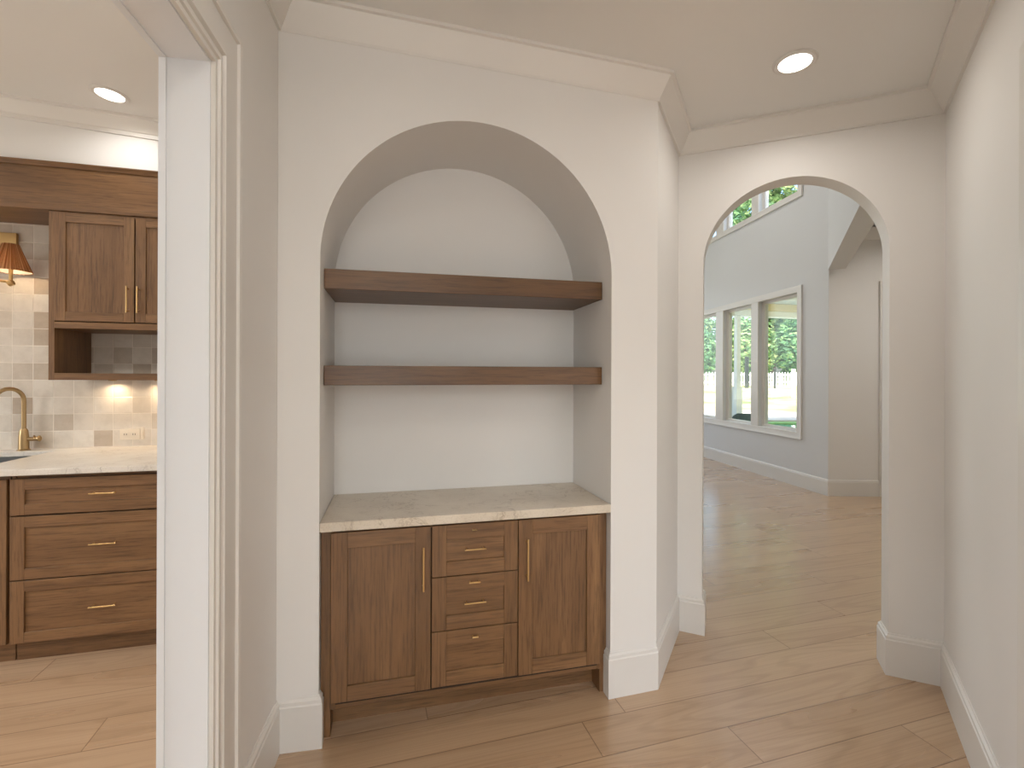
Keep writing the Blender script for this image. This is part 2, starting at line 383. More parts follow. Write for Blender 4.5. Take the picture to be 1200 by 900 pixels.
# ------------------------------------------------------------------ plan of the hall (metres, camera at 0,0)
base = [Vector(p) for p in ((-.845, 1.476), (-.92, 1.902), (.71, 2.304), (1.001, 2.842), (2.098, 2.335), (1.48, 1.394))]
def offs(pts, d):
    out = []
    for i, p in enumerate(pts):
        ds = []
        if i: ds.append((p-pts[i-1]).normalized())
        if i < len(pts)-1: ds.append((pts[i+1]-p).normalized())
        nl = [Vector((-e.y, e.x)) for e in ds]
        m = nl[0] if len(nl) == 1 else (nl[0]+nl[1])/((nl[0]+nl[1]).dot(nl[0]))
        out.append(p+m*d)
    return out
WP = offs(base, .016)            # wall faces stand 16 mm behind the baseboard faces
LC, P1, P2, P3, P4, RC = WP
LD = (LC-P1).normalized(); RD = (RC-P4).normalized(); AD = (P4-P3).normalized(); BD = (P3-P2).normalized(); FD = (P2-P1).normalized()
angL = math.atan2(LD.y, LD.x); angR = math.atan2(RD.y, RD.x); angA = math.atan2(AD.y, AD.x); angB = math.atan2(BD.y, BD.x); angF = math.atan2(FD.y, FD.x)
def pt(o, d, t): return o+d*t
NO = Vector((-.774, 1.945))       # niche/cabinet frame origin on the front wall face
u1 = (P1-NO).dot(FD); u2 = (P2-NO).dot(FD)
TOP = 3.05
# floor of all rooms
fl = [(-6.6, -5), (5, -5), (5, 1.0), (6.75, 6.18), (4.16, 6.25), (3.5, 11.75), (-1.6, 11.6), (-6.6, 6)]
bm = bmesh.new(); f = bm.faces.new([bm.verts.new((x, y, 0)) for x, y in fl]); g = bmesh.ops.extrude_face_region(bm, geom=[f])
bmesh.ops.translate(bm, verts=[e for e in g['geom'] if isinstance(e, bmesh.types.BMVert)], vec=(0, 0, -.12)); bmesh.ops.recalc_face_normals(bm, faces=bm.faces[:])
S('floor', bm, M_FLOOR)

# front wall with the arched niche (one block, arch cut through it, closed at the back)
NU0, NU1, NSP, ND = -.008, 1.279, 1.979, .49
ol = [(u1, 0), (NU0, 0)] + arch_pts(NU0, NU1, NSP) + [(NU1, 0), (u2, 0), (u2, TOP), (u1, TOP)]
bm = prism(ol, 0, ND)
box(bm, u1, u2, ND, ND+.06, 0, TOP)
S('wall_front', bm, M_WALL, smooth=True, loc=(NO.x, NO.y, 0), rotz=angF)
# short angled wall
bm = B((0, (P3-P2).length+.0, .0, .1, 0, TOP)); S('wall_angled', bm, M_WALL, loc=(P2.x, P2.y, 0), rotz=angB)
# arch wall to the living room
lenA = (P4-P3).length; A0, A1_, ATH = .138, 1.022, .13; ASP = 2.606-(A1_-A0)/2
ol = [(-1.25, 0), (A0, 0)] + arch_pts(A0, A1_, ASP) + [(A1_, 0), (3.45, 0), (3.45, 5.7), (-1.25, 5.7)]
S('wall_arch', prism(ol, 0, ATH), M_WALL, smooth=True, loc=(P3.x, P3.y, 0), rotz=angA)
# left wall with cased opening to the kitchen.  local x runs from P1 towards the camera, local +y into the hall
LO0, LO1, LOH, LTH = (.605+.0), 2.15, 2.372, .107
ol = [(0, 0), (LO0, 0), (LO0, LOH), (LO1, LOH), (LO1, 0), (2.5, 0), (2.5, 3.2), (0, 3.2)]
bm = prism(ol, -LTH, 0); S('wall_left', bm, [M_WALL], loc=(P1.x, P1.y, 0), rotz=angL)
# right wall with cased opening.  local x from P4 towards the camera, hall is on local -y
RO0, RO1, ROH = 1.243, 2.12, 2.372
ol = [(0, 0), (RO0, 0), (RO0, ROH), (RO1, ROH), (RO1, 0), (2.36, 0), (2.36, TOP), (0, TOP)]
S('wall_right', prism(ol, 0, .12), M_WALL, loc=(P4.x, P4.y, 0), rotz=angR)
# corridor behind the camera
Lend = pt(P1, LD, 2.5); Rend = pt(P4, RD, 2.36)
def wall_seg(name, a, b2, th, z1, m=M_WALL, z0=0):
    a, b2 = Vector(a), Vector(b2); d = b2-a
    return S(name, B((0, d.length, 0, th, z0, z1)), m, loc=(a.x, a.y, 0), rotz=math.atan2(d.y, d.x))
wall_seg('wall_corridor_left', (-.62, -3.0), (Lend.x-.06, Lend.y), .1, 3.2)
wall_seg('wall_corridor_right', (Rend.x+.0, Rend.y), (.95, -3.0), .1, TOP)
S('wall_rear', wall_grid([0, .2, 1.56, 1.8], [0, .6, 2.7, 3.25], lambda i, j: i == 1 and j == 1, 0, .12), M_WALL, loc=(1.05, -3.0, 0), rotz=PI)
rw = thing('window_4', None, None, (1.05, -3.0, 0), PI, kind='structure')  # unseen window, added to give the rear fill lamp a place
s_ = build('sash', sweep([(.2, .6), (.2, 2.7), (1.56, 2.7), (1.56, .6)], [(0, .02), (0, .1), (.05, .1), (.05, .02)], lambda p, q, d_: (p, d_, q), closed=True), M_TRIM, rw)
build('glass_pane', B((.245, 1.515, .05, .056, .645, 2.655)), M_GLASS, s_)
# side room on the right
wall_seg('wall_side_room_right', (4.05, 1.3), (3.3, -1.75), .1, TOP)
us = [0, .5, 1.9, 2.35]; zs = [0, .3, 2.3, TOP]
S('wall_side_room_rear', wall_grid(us, zs, lambda i, j: i == 1 and j == 1, 0, .12), M_WALL, loc=(3.3, -1.75, 0), rotz=R(180+1))

# ceilings
zc = lambda x, y: 2.857+.115-.026*x
hall_poly = [P1, P2, P3, P4, Rend, (.95, -3.05), (-.68, -3.05), Lend]
def grow(poly, e):
    c = sum((Vector(p) for p in poly), Vector((0, 0)))/len(poly)
    return [(Vector(p)+(Vector(p)-c).normalized()*e)[:] for p in poly]
S('ceiling', plan_slab([p[:] for p in [P1+Vector((-.02, .05)), P2+Vector((.0, .06)), P3+Vector((0, .07)), P4+Vector((.06, .02)), Rend+Vector((.06, 0)), Vector((1.0, -3.1)), Vector((-.72, -3.1)), Lend+Vector((-.05, 0))]], zc, .05), M_CEIL)
S('ceiling_side_room', plan_slab([(P4+Vector((.05, 0)))[:], (4.2, 1.25), (3.4, -1.9), (.98, -1.85), (Rend+Vector((.06, -.04)))[:]], lambda x, y: 2.9, .05), M_CEIL)

# crown moulding of the hall (own profile; follows the ceiling)
crown_prof = [(0, -.115), (.012, -.115), (.014, -.103), (.07, -.016), (.083, -.014), (.083, .0), (0, .0)]
Lb = pt(P1, LD, 2.5); Rb = pt(P4, RD, 2.36)
cp = [Vector((-.62, -2.99)), Lb, P1, P2, P3, P4, Rb, Vector((.95, -2.99))]
S('trim_1', sweep([p[:] for p in cp], crown_prof, lambda a, b2, d: (a, b2, zc(a, b2)+d)), M_TRIM)
# baseboards
bprof = [(0, 0), (.016, 0), (.016, .178), (.0125, .183), (.0125, .196), (.006, .204), (.0045, .21), (0, .21)]
flat3 = lambda a, b2, d: (a, b2, d)
CO = .172                                                  # casing width at the kitchen opening
nf = lambda u, v: (NO+FD*u+Vector((-FD.y, FD.x))*v)[:]
af = lambda u, v: (P3+AD*u+Vector((-AD.y, AD.x))*v)[:]
S('baseboard_left', sweep([pt(P1, LD, LO0-CO)[:], P1[:], nf(NU0, 0), nf(NU0, .03)], bprof, flat3), M_TRIM)
S('baseboard_front', sweep([nf(NU1, .045), nf(NU1, 0), P2[:], P3[:], af(A0, 0), af(A0, ATH), af(-1.2, ATH)], bprof, flat3), M_TRIM)
S('baseboard_right', sweep([af(3.4, ATH), af(A1_, ATH), af(A1_, 0), P4[:], pt(P4, RD, RO0-.092)[:]], bprof, flat3), M_TRIM)

# casing of kitchen opening: path in (x,z) of wall frame. protrusion to +y (hall) and -y (kitchen)
cas = [(0, .0), (0, .012), (.012, .02), (.03, .02), (.036, .012), (.05, .012), (.058, .022), (.066, .022), (.072, .016), (.145, .018), (.15, .028), (.17, .03), (CO, .0)]
cas = [(0, 0), (0, .012), (.014, .012), (.018, .018), (.03, .018), (.034, .011), (.044, .011), (.05, .02), (.064, .02), (.068, .012), (.15, .012), (.153, .02), (.166, .022), (CO, .018), (CO, 0)]
def casing(name, x0, x1, h, prof, y, sgn, loc, rz, m=M_TRIM, z0=0):
    # travel up the low-x side, over, down: outside is to the LEFT -> use negative s
    pr = [(-s, d) for s, d in prof]
    return S(name, sweep([(x0, z0), (x0, h), (x1, h), (x1, z0)], pr, lambda a, b2, d: (a, y+sgn*d, b2)), m, loc=loc, rotz=rz)
casing('trim_2', LO0, LO1, LOH, cas, 0, 1, (P1.x, P1.y, 0), angL)
ucas = [(0, 0), (0, .012), (.014, .012), (.018, .018), (.03, .018), (.034, .011), (.044, .011), (.05, .02), (.064, .02), (.068, .012), (.15, .012), (.153, .02), (.166, .022), (CO, .018), (CO, 0)]
casing('trim_3', LO0+.010, LO1-.010, LOH-.010, [(0, 0), (0, .018), (.11, .018), (.11, 0)], -LTH, -1, (P1.x, P1.y, 0), angL, M_JAMB)
# painted jamb lining of the kitchen opening
bm = sweep([(LO0, 0), (LO0, LOH), (LO1, LOH), (LO1, 0)], [(0, -LTH), (0, 0), (.006, 0), (.006, -LTH)], lambda a, b2, d: (a, d, b2))
S('trim_4', bm, M_JAMB, loc=(P1.x, P1.y, 0), rotz=angL)
casing('trim_5', RO0, RO1, ROH, [(0, 0), (0, .014), (.03, .016), (.07, .018), (.092, .02), (.092, 0)], 0, -1, (P4.x, P4.y, 0), angR)

# ------------------------------------------------------------------ kitchen shell. frame K
KO = Vector((-2.665, 2.45)); KA = R(14); KU = Vector((math.cos(KA), math.sin(KA))); KV = Vector((-math.sin(KA), math.cos(KA)))
kp = lambda u, v: KO+KU*u+KV*v
KL = (KO.x, KO.y, 0); KW, KF = .83, .45
S('wall_kitchen_back', B((-2.5, 1.52, KW, KW+.12, 0, 3.45)), M_WALL, loc=KL, rotz=KA)
S('wall_kitchen_right', B((1.42, 1.52, -.86, KW, 0, 3.25)), M_WALL, loc=KL, rotz=KA)
bl = kp(-2.4, KW+.05); fl_ = Vector((-5.75, -3.0)); d = bl-fl_
us = [0, 1.0, 4.4, d.length]; zs = [0, .9, 2.5, 3.45]
S('wall_kitchen_left', wall_grid(us, zs, lambda i, j: i == 1 and j == 1, 0, .12), M_WALL, loc=(fl_.x, fl_.y, 0), rotz=math.atan2(d.y, d.x))
wall_seg('wall_kitchen_rear', (-.62, -3.0), (-5.9, -3.0), .12, 3.45)
kz = lambda x, y: 3.128-.055*((Vector((x, y))-KO).dot(KU))
kpoly = [(-.99, 1.95), (Lend+Vector((-.06, 0)))[:], (-.66, -3.1), (-5.95, -3.1), kp(-2.6, KW+.1)[:], kp(1.6, KW+.1)[:]]
S('ceiling_kitchen', plan_slab([tuple(p) for p in kpoly], kz, .06), M_CEIL)
# soffit above the cabinets, with crown
bm = bmesh.new(); lo = 2.79
vs = []
for u in (-2.4, 1.42):
    x, y = kp(u, KF+.004)
    zt = 3.128-.055*u
    vs.append([bm.verts.new((u, KF+.004, lo)), bm.verts.new((u, KW, lo)), bm.verts.new((u, KW, zt)), bm.verts.new((u, KF+.004, zt))])
for j in range(4): bm.faces.new((vs[0][j], vs[0][(j+1) % 4], vs[1][(j+1) % 4], vs[1][j]))
bm.faces.new(vs[0]); bm.faces.new(vs[1][::-1]); bmesh.ops.recalc_face_normals(bm, faces=bm.faces[:])
S('wall_soffit', bm, M_WALL, loc=KL, rotz=KA)
kcr = [(0, -.105), (.01, -.105), (.012, -.082), (.02, -.078), (.06, -.018), (.075, -.016), (.075, 0), (0, 0)]
S('trim_6', sweep([kp(-2.4, KF+.004)[:], kp(1.42, KF+.004)[:]], kcr, lambda a, b2, d: (a, b2, kz(a, b2)+d)), M_TRIM)
S('wall_backsplash', B((-2.4, 1.42, KW-.012, KW-.0005, 1.0, 2.6)), M_TILE, loc=KL, rotz=KA)

# ------------------------------------------------------------------ living room shell. frame V (windows)
VC = Vector((4.07, 6.145)); VA = math.atan2(8.92-6.145, 3.73-4.07); VU = Vector((math.cos(VA), math.sin(VA)))
OP = [(.554, 1.414), (1.588, 2.40), (2.637, 3.497)]
OZ = (.757, 2.712); TZ = (4.13, 5.0); VT = 5.7
us = [0, OP[0][0], OP[0][1], OP[1][0], OP[1][1], OP[2][0], OP[2][1], 5.5]; zs = [0, OZ[0], OZ[1], TZ[0], TZ[1], VT]
# wall thickness to the outside: travelling along VU the outside is on the right -> local -y
S('wall_window', wall_grid(us, zs, lambda i, j: i in (1, 3, 5) and j in (1, 3), -.16, 0), M_LIVING, loc=(VC.x, VC.y, 0), rotz=VA)
VE = pt(VC, VU, 5.5)
def window_group(idx, z0, z1, cw=.092):
    n = idx
    root = thing('window_%d' % n, None, None, (VC.x, VC.y, 0), VA, kind='structure')
    # casing board around the whole group with mullion boards between
    x0, x1 = OP[0][0], OP[2][1]
    bm = sweep([(x0, z0), (x0, z1), (x1, z1), (x1, z0)], [(0, 0), (0, .016), (-.006, .02), (-cw+.01, .022), (-cw, .026), (-cw, 0)], lambda a, b2, d: (a, d, b2), closed=True)
    for a, b2 in ((OP[0][1], OP[1][0]), (OP[1][1], OP[2][0])): box(bm, a, b2, 0, .018, z0, z1)
    build('window_casing', bm, M_TRIM, root)
    for (a, b2) in OP:
        sb = sweep([(a, z0), (a, z1), (b2, z1), (b2, z0)], [(0, -.13), (0, -.05), (.012, -.05), (.012, -.06), (.034, -.064), (.038, -.074), (.038, -.13)], lambda p, q, d: (p, d, q), closed=True)
        s = build('sash', sb, M_TRIM, root)
        build('glass_pane', B((a+.034, b2-.034, -.095, -.089, z0+.034, z1-.034)), M_GLASS, s)
    return root
window_group(1, OZ[0], OZ[1]); window_group(2, TZ[0], TZ[1])
# far wall with tall windows, left wall, hall walls
far_a = VE; far_b = Vector((-1.35, 11.35)); d = far_a-far_b
us = [0, .5, 1.6, 1.75, 2.85, 3.0, 4.1, d.length]; zs = [0, .75, 3.6, VT]
S('wall_living_far', wall_grid(us, zs, lambda i, j: i in (1, 3, 5) and j == 1, 0, .16), M_LIVING, loc=(far_b.x, far_b.y, 0), rotz=math.atan2(d.y, d.x))
fr_ = thing('window_3', None, None, (far_b.x, far_b.y, 0), math.atan2(d.y, d.x), kind='structure')
for a, b2 in ((.5, 1.6), (1.75, 2.85), (3.0, 4.1)):
    s = build('sash', sweep([(a, .75), (a, 3.6), (b2, 3.6), (b2, .75)], [(0, .02), (0, .12), (.05, .12), (.05, .02)], lambda p, q, d_: (p, d_, q), closed=True), M_TRIM, fr_)
    build('glass_pane', B((a+.045, b2-.045, .06, .066, .8, 3.55)), M_GLASS, s)
la = P3+AD*(-1.25)
wall_seg('wall_living_left', la, far_b, .12, VT, M_LIVING)
# hall beyond the arch: door wall, right wall, header
XA = R(-2.0); DX0, DX1, DH = .725, 2.3, 2.66
HX = Vector((6.55, 6.058))
S('wall_door', prism([(0, 0), (DX0, 0), (DX0, DH), (DX1, DH), (DX1, 0), (2.55, 0), (2.55, 3.6), (0, 3.6)], 0, .16), M_WALL, loc=(VC.x, VC.y, 0), rotz=XA)
hr = P3+AD*3.4
wall_seg('wall_living_right', HX, hr, .12, 3.6)
casing('trim_7', DX0, DX1, DH, [(0, 0), (0, .014), (.02, .018), (.075, .02), (.085, .026), (.095, .026), (.095, 0)], 0, -1, (VC.x, VC.y, 0), XA)
dr = thing('door_1', None, None, (VC.x, VC.y, 0), XA, kind='structure')
for a, b2 in ((DX0, (DX0+DX1)/2-.002), ((DX0+DX1)/2+.002, DX1)):
    s = build('door_leaf', sweep([(a, .02), (a, DH-.01), (b2, DH-.01), (b2, .02)], [(.0, .06), (.0, .105), (.09, .105), (.095, .098), (.095, .06)], lambda p, q, d_: (p, d_, q), closed=True), M_TRIM, dr)
    box_ = B((a+.09, b2-.09, .065, .1, .1, .33)); build('kick_panel', box_, M_TRIM, s)
    build('glass_pane', B((a+.09, b2-.09, .078, .084, .33, DH-.1)), M_GLASS, s)
HD = Vector((4.05-2.73, 6.145-3.744)).normalized(); HA = math.atan2(HD.y, HD.x); H0 = Vector((4.055, 6.14))-HD*4.19
S('wall_header', B((0, 4.18, -.185, 0, 2.90, VT)), M_LIVING, loc=(H0.x, H0.y, 0), rotz=HA)
hn = Vector((HD.y, -HD.x))*.1
hc = [(H0+hn)[:], (H0+hn+HD*4.33)[:], (6.75, 6.24), (hr+Vector((.2, -.1)))[:]]
S('ceiling_gallery', plan_slab(hc, lambda x, y: 3.43, .08), M_CEIL)
hcp = [(0, -.14), (.012, -.14), (.09, -.014), (.1, -.012), (.1, 0), (0, 0)]
S('trim_8', sweep([(H0+HD*.1+Vector((HD.y, -HD.x))*.185)[:], (VC+Vector((.19, -.01)))[:], HX[:], hr[:]], hcp, lambda a, b2, d_: (a, b2, 3.43+d_)), M_TRIM)
S('ceiling_living', plan_slab([(la+Vector((-.1, -.1)))[:], (P3+AD*1.6)[:], (VC+Vector((.3, 0)))[:], (VE+Vector((.2, .2)))[:], (far_b+Vector((-.2, .2)))[:]], lambda x, y: VT, .1), M_CEIL)
xdir = Vector((math.cos(XA), math.sin(XA)))
S('baseboard_window', sweep([(VE-VU*.02)[:], VC[:], (VC+xdir*(DX0-.095))[:]][::1], [(-s, d_) for s, d_ in bprof] if False else bprof, flat3), M_TRIM)
S('baseboard_far', sweep([(la+Vector((.0, .1)))[:], far_b[:], VE[:]], bprof, flat3), M_TRIM)

# ------------------------------------------------------------------ joinery builders (local x right, y into the wall, z up)
def shaker(name, parent, x0, x1, z0, z1, y, rail, horiz, t=.02, rec=.009, st=None):
    st = st or rail; bm = bmesh.new()
    box(bm, x0, x0+st, y, y+t, z0, z1, 0); box(bm, x1-st, x1, y, y+t, z0, z1, 0)
    box(bm, x0+st, x1-st, y, y+t, z0, z0+rail, 1); box(bm, x0+st, x1-st, y, y+t, z1-rail, z1, 1)
    o = build(name, bm, [M_WV, M_WH], parent, bevel=.0016)
    p = bmesh.new(); box(p, x0+st-.004, x1-st+.004, y+rec, y+t-.002, z0+rail-.004, z1-rail+.004)
    build('panel', p, M_WH if horiz else M_WV, o)
    return o
def pull(parent, x, z, y, length, vertical, r=.0045, stand=.03, m=M_BRASS, name='handle'):
    bm = bmesh.new(); h = length/2
    if vertical:
        tube(bm, [(x, y-stand, z-h), (x, y-stand, z+h)], r, 12)
        for s in (-1, 1): tube(bm, [(x, y+.001, z+s*h*.82), (x, y-stand, z+s*h*.82)], r*.85, 10)
    else:
        tube(bm, [(x-h, y-stand, z), (x+h, y-stand, z)], r, 12)
        for s in (-1, 1): tube(bm, [(x+s*h*.78, y+.001, z), (x+s*h*.78, y-stand, z)], r*.85, 10)
    return build(name, bm, m, parent)
def carcass(parent, x0, x1, z0, z1, y0, y1, toe_y, mid=()):
    bm = bmesh.new()
    box(bm, x0, x0+.018, y0, y1, z0, z1, 0); box(bm, x1-.018, x1, y0, y1, z0, z1, 0)
    box(bm, x0+.018, x1-.018, y0+.004, y1, z0, z0+.018, 1); box(bm, x0+.018, x1-.018, y0+.004, y1, z1-.018, z1, 1)
    box(bm, x0+.018, x1-.018, y0+.001, y0+.004, z0+.018, z1-.018, 2)
    box(bm, x0+.018, x1-.018, y1-.01, y1, z0+.018, z1-.018, 2)
    return build('carcass', bm, [M_WV, M_WH, M_DARK], parent, bevel=.001)

# ---- base cabinet in the niche
cab = thing('base_cabinet', 'brown wooden base cabinet with two tall doors and three middle drawers inside the arched niche', 'cabinet', (NO.x, NO.y, 0), angF)
DT = .021
carcass(cab, .034, 1.24, .125, .866, DT+.001, .47, .13)
for a, b2 in ((NU0+.002, .031), (1.243, NU1-.002)): build('filler_strip', B((a, b2, .043, .15, 0, .866)), M_WV, cab, bevel=.001)
build('toe_kick', B((.031, 1.243, .13, .148, 0, .124)), M_WH, cab)
for x0, x1, hx in ((.037, .441, .409), (.831, 1.225, .867)):
    d_ = shaker('door', cab, x0, x1, .163, .861, 0, .065, False)
    pull(d_, hx, .69, 0, .185, True)
for k, (z0, z1, pz) in enumerate(((.641, .861, .753), (.407, .637, .52), (.166, .403, None))):
    d_ = shaker('drawer', cab, .446, .827, z0, z1, 0, .062, True)
    if pz: pull(d_, .633, pz, .009, .095, False, r=.0035, stand=.026)
    if k == 1: pull(d_, .63, .609, 0, .05, False, r=.004, stand=.016, name='small_pull')
    if k == 0: pull(d_, .629, .836, 0, .022, False, r=.003, stand=.012, m=M_AGED, name='small_pull')
    if k == 2: pull(d_, .634, .370, 0, .026, False, r=.004, stand=.014, name='small_pull')
# countertop with slightly chiselled edge
def slab(name, x0, x1, y0, y1, z0, z1, m, **k):
    bm = bmesh.new(); box(bm, x0, x1, y0, y1, z0, z1)
    return build(name, bm, m, bevel=.003, **k)
slab('countertop', NU0+.001, NU1-.001, -.004, ND-.001, .868, .907, M_STONE, loc=(NO.x, NO.y, 0), rotz=angF, label='cream veined stone countertop on the brown cabinet in the arched niche', cat='countertop')
# floating shelves
for z0, z1, lab, tilt in ((1.88, 1.966, 'upper of the two thick brown wooden shelves in the arched niche', .0052), (1.466, 1.551, 'lower of the two thick brown wooden shelves in the arched niche', .003)):
    bm = B((0, NU1-NU0-.004, .1, ND-.002, z0, z1))
    for v in bm.verts: v.co.z += v.co.x*tilt
    build('floating_shelf', bm, M_SH, bevel=.002, loc=(NO.x+FD.x*(NU0+.002), NO.y+FD.y*(NU0+.002), 0), rotz=angF, label=lab, cat='shelf', group='wooden shelves in the niche')

# ------------------------------------------------------------------ kitchen joinery
def kthing(name, label, cat, u, v=0, z=0, group=None):
    p = kp(u, v); return thing(name, label, cat, (p.x, p.y, z), KA, group)
ba = kthing('base_cabinet', 'brown wooden kitchen base cabinet of three stacked drawers right of the sink', 'cabinet', .071, group='kitchen base cabinets')
Wd = .838
carcass(ba, 0, Wd, .105, .985, DT+.001, KW-.02, .06)
build('toe_kick', B((0, Wd, .06, .078, 0, .104)), M_WH, ba)
for z0, z1, pz in ((.778, .966, .878), (.442, .770, .608), (.112, .436, .274)):
    d_ = shaker('drawer', ba, .004, Wd-.004, z0, z1, 0, .056, True, st=.062)
    pull(d_, .419, pz, .009, .122, False, r=.004)
bs_ = kthing('base_cabinet', 'brown wooden kitchen cabinet under the sink at the left photo edge', 'cabinet', -.87, group='kitchen base cabinets')
carcass(bs_, 0, .935, .105, .985-.24, DT+.001, KW-.02, .06)
build('toe_kick', B((0, .935, .06, .078, 0, .104)), M_WH, bs_)
build('apron', B((0, .935, DT+.001, DT+.02, .745, .985)), M_WH, bs_)
for x0, x1, hx in ((.004, .464, .43), (.471, .931, .505)):
    d_ = shaker('door', bs_, x0, x1, .112, .966, 0, .058, False); pull(d_, hx, .8, 0, .16, True)
bc = kthing('base_cabinet', 'brown wooden kitchen base cabinet hidden right of the drawers behind the door jamb', 'cabinet', .913, group='kitchen base cabinets')
carcass(bc, 0, .504, .105, .985, DT+.001, KW-.02, .06)
build('toe_kick', B((0, .504, .06, .078, 0, .104)), M_WH, bc)
d_ = shaker('door', bc, .004, .5, .112, .966, 0, .058, False); pull(d_, .05, .8, 0, .16, True)
# kitchen counter with sink cut-out (u0..u1, v0..v1)
SU0, SU1, SV0, SV1 = -.80, -.125, .13, .70
bm = wall_grid([-.87, SU0, SU1, 1.418], [-.025, SV0, SV1, KW-.014], lambda i, j: i == 1 and j == 1, .987, 1.019)
for v in bm.verts: v.co = Vector((v.co.x, v.co.z, v.co.y))
bmesh.ops.recalc_face_normals(bm, faces=bm.faces[:])
build('countertop', bm, M_STONEK, bevel=.003, loc=KL, rotz=KA, label='long pale stone kitchen countertop with the sink let into it', cat='countertop')
bm = bmesh.new(); e = .006
box(bm, SU0-e, SU0, SV0-e, SV1+e, .80, .9865); box(bm, SU1, SU1+e, SV0-e, SV1+e, .80, .9865)
box(bm, SU0, SU1, SV0-e, SV0, .80, .9865); box(bm, SU0, SU1, SV1, SV1+e, .80, .9865); box(bm, SU0-e, SU1+e, SV0-e, SV1+e, .794, .80)
snk = build('sink', bm, M_STEEL, loc=KL, rotz=KA, label='stainless steel undermount sink in the kitchen countertop', cat='sink')
bm = bmesh.new(); lathe(bm, [(0, .002), (.04, .002), (.045, 0), (.045, -.001)], (-.46, .42, .8005)); build('drain', bm, M_AGED, snk)
# faucet
fa = kthing('faucet', 'brass gooseneck kitchen faucet standing behind the sink', 'faucet', -.337, .765, 1.019)
bm = bmesh.new(); lathe(bm, [(0, 0), (.034, 0), (.034, .004), (.028, .009), (.027, .02), (.026, .09), (.022, .125), (.0165, .14), (0, .14)]); build('body', bm, M_AGED, fa)
bm = bmesh.new(); pts = [(0, 0, .13), (0, 0, .3)]
for k in range(0, 13):
    a = PI*k/12; rr = .066; dx, dy = -.62, -.785
    q = rr*(1-math.cos(a)); pts.append((dx*q*1.05, dy*q*1.05, .325+rr*1.15*math.sin(a)))
qx = pts[-1]; pts += [(qx[0]-.012, qx[1]-.012, .28), (qx[0]-.018, qx[1]-.02, .245)]
tube(bm, pts, [.0125]*(len(pts)-2)+[.014, .015], 16); build('spout', bm, M_AGED, fa)
bm = bmesh.new(); tube(bm, [(.02, 0, .072), (.075, 0, .072)], .013, 14); tube(bm, [(.055, .0, .07), (.06, -.004, .085), (.062, -.01, .092)], .006, 10); tube(bm, [(.075, 0, .074), (.086, 0, .074), (.092, 0, .074)], [.017, .02, .012], 18); build('lever', bm, M_AGED, fa)
# upper cabinet with cubby
def upper(u0, wd, label, doors):
    c = kthing('wall_cabinet', label, 'cabinet', u0, group='kitchen wall cabinets')
    F = KF; bm = bmesh.new(); s = .03
    box(bm, 0, s, F, KW-.014, 1.478, 2.50, 0); box(bm, wd-s, wd, F, KW-.014, 1.478, 2.50, 0)
    box(bm, s, wd-s, F, KW-.014, 1.478, 1.520, 1); box(bm, s, wd-s, F, KW-.014, 1.793, 1.832, 1); box(bm, s, wd-s, F, KW-.014, 2.482, 2.50, 1)
    box(bm, s, wd-s, F+.024, F+.028, 1.832, 2.482, 2)
    build('carcass', bm, [M_WV, M_WH, M_DARK], c, bevel=.001)
    for x0, x1, hx in doors:
        d_ = shaker('door', c, x0, x1, 1.838, 2.494, F-.003, .056, False); pull(d_, hx, 1.978, F-.003, .165, True)
    return c
upper(-.023, .885, 'brown wooden wall cabinet with two doors over an open cubby', ((.03, .445, .417), (.452, .862, .474)))
upper(.864, .553, 'brown wooden wall cabinet hidden behind the door jamb', ((.008, .5, .05),))
# frieze / valance bridging over the sink
fz = kthing('frieze', 'long brown wooden frieze board running above the kitchen cabinets and sink', 'frieze', 0)
build('board', B((-2.38, 1.418, KF-.004, KF+.02, 2.54, 2.765)), M_WH, fz, bevel=.001)
build('lower_moulding', B((-2.38, 1.418, KF-.012, KF+.016, 2.502, 2.539)), M_WH, fz, bevel=.003)
build('upper_moulding', sweep([(-2.38, KF-.004), (1.418, KF-.004)], [(0, 2.762), (.008, 2.762), (.012, 2.772), (.022, 2.784), (.022, 2.79), (0, 2.79)], flat3), M_WH, fz)
build('soffit_board', B((-2.38, -.024, KF+.02, KW-.014, 2.506, 2.53)), M_WH, fz)
# under-cabinet puck lights
for k, uu in enumerate((.16, .43, .70, 1.1)):
    t_ = kthing('puck_light', 'small round under-cabinet light near the tiles', 'light', uu, .755, 1.478, 'under-cabinet lights')
    bm = bmesh.new(); lathe(bm, [(0, 0), (.022, 0), (.024, -.004), (.02, -.007), (.016, -.007)]); build('housing', bm, M_AGED, t_)
    bm = bmesh.new(); lathe(bm, [(0, -.0065), (.016, -.0065), (.016, -.005)]); build('lens', bm, M_BULB, t_)
    t_['label'] = ['leftmost small under-cabinet light washing the tiles', 'second small under-cabinet light from the left, above the outlet', 'third small under-cabinet light, behind the jamb', 'fourth small under-cabinet light, far right behind the jamb'][k]
    area('puck_lamp', (0, 0, -.012), (0, 0, 0), .03, .55, (1, .76, .5), shape='DISK', parent=t_, spread=R(150))
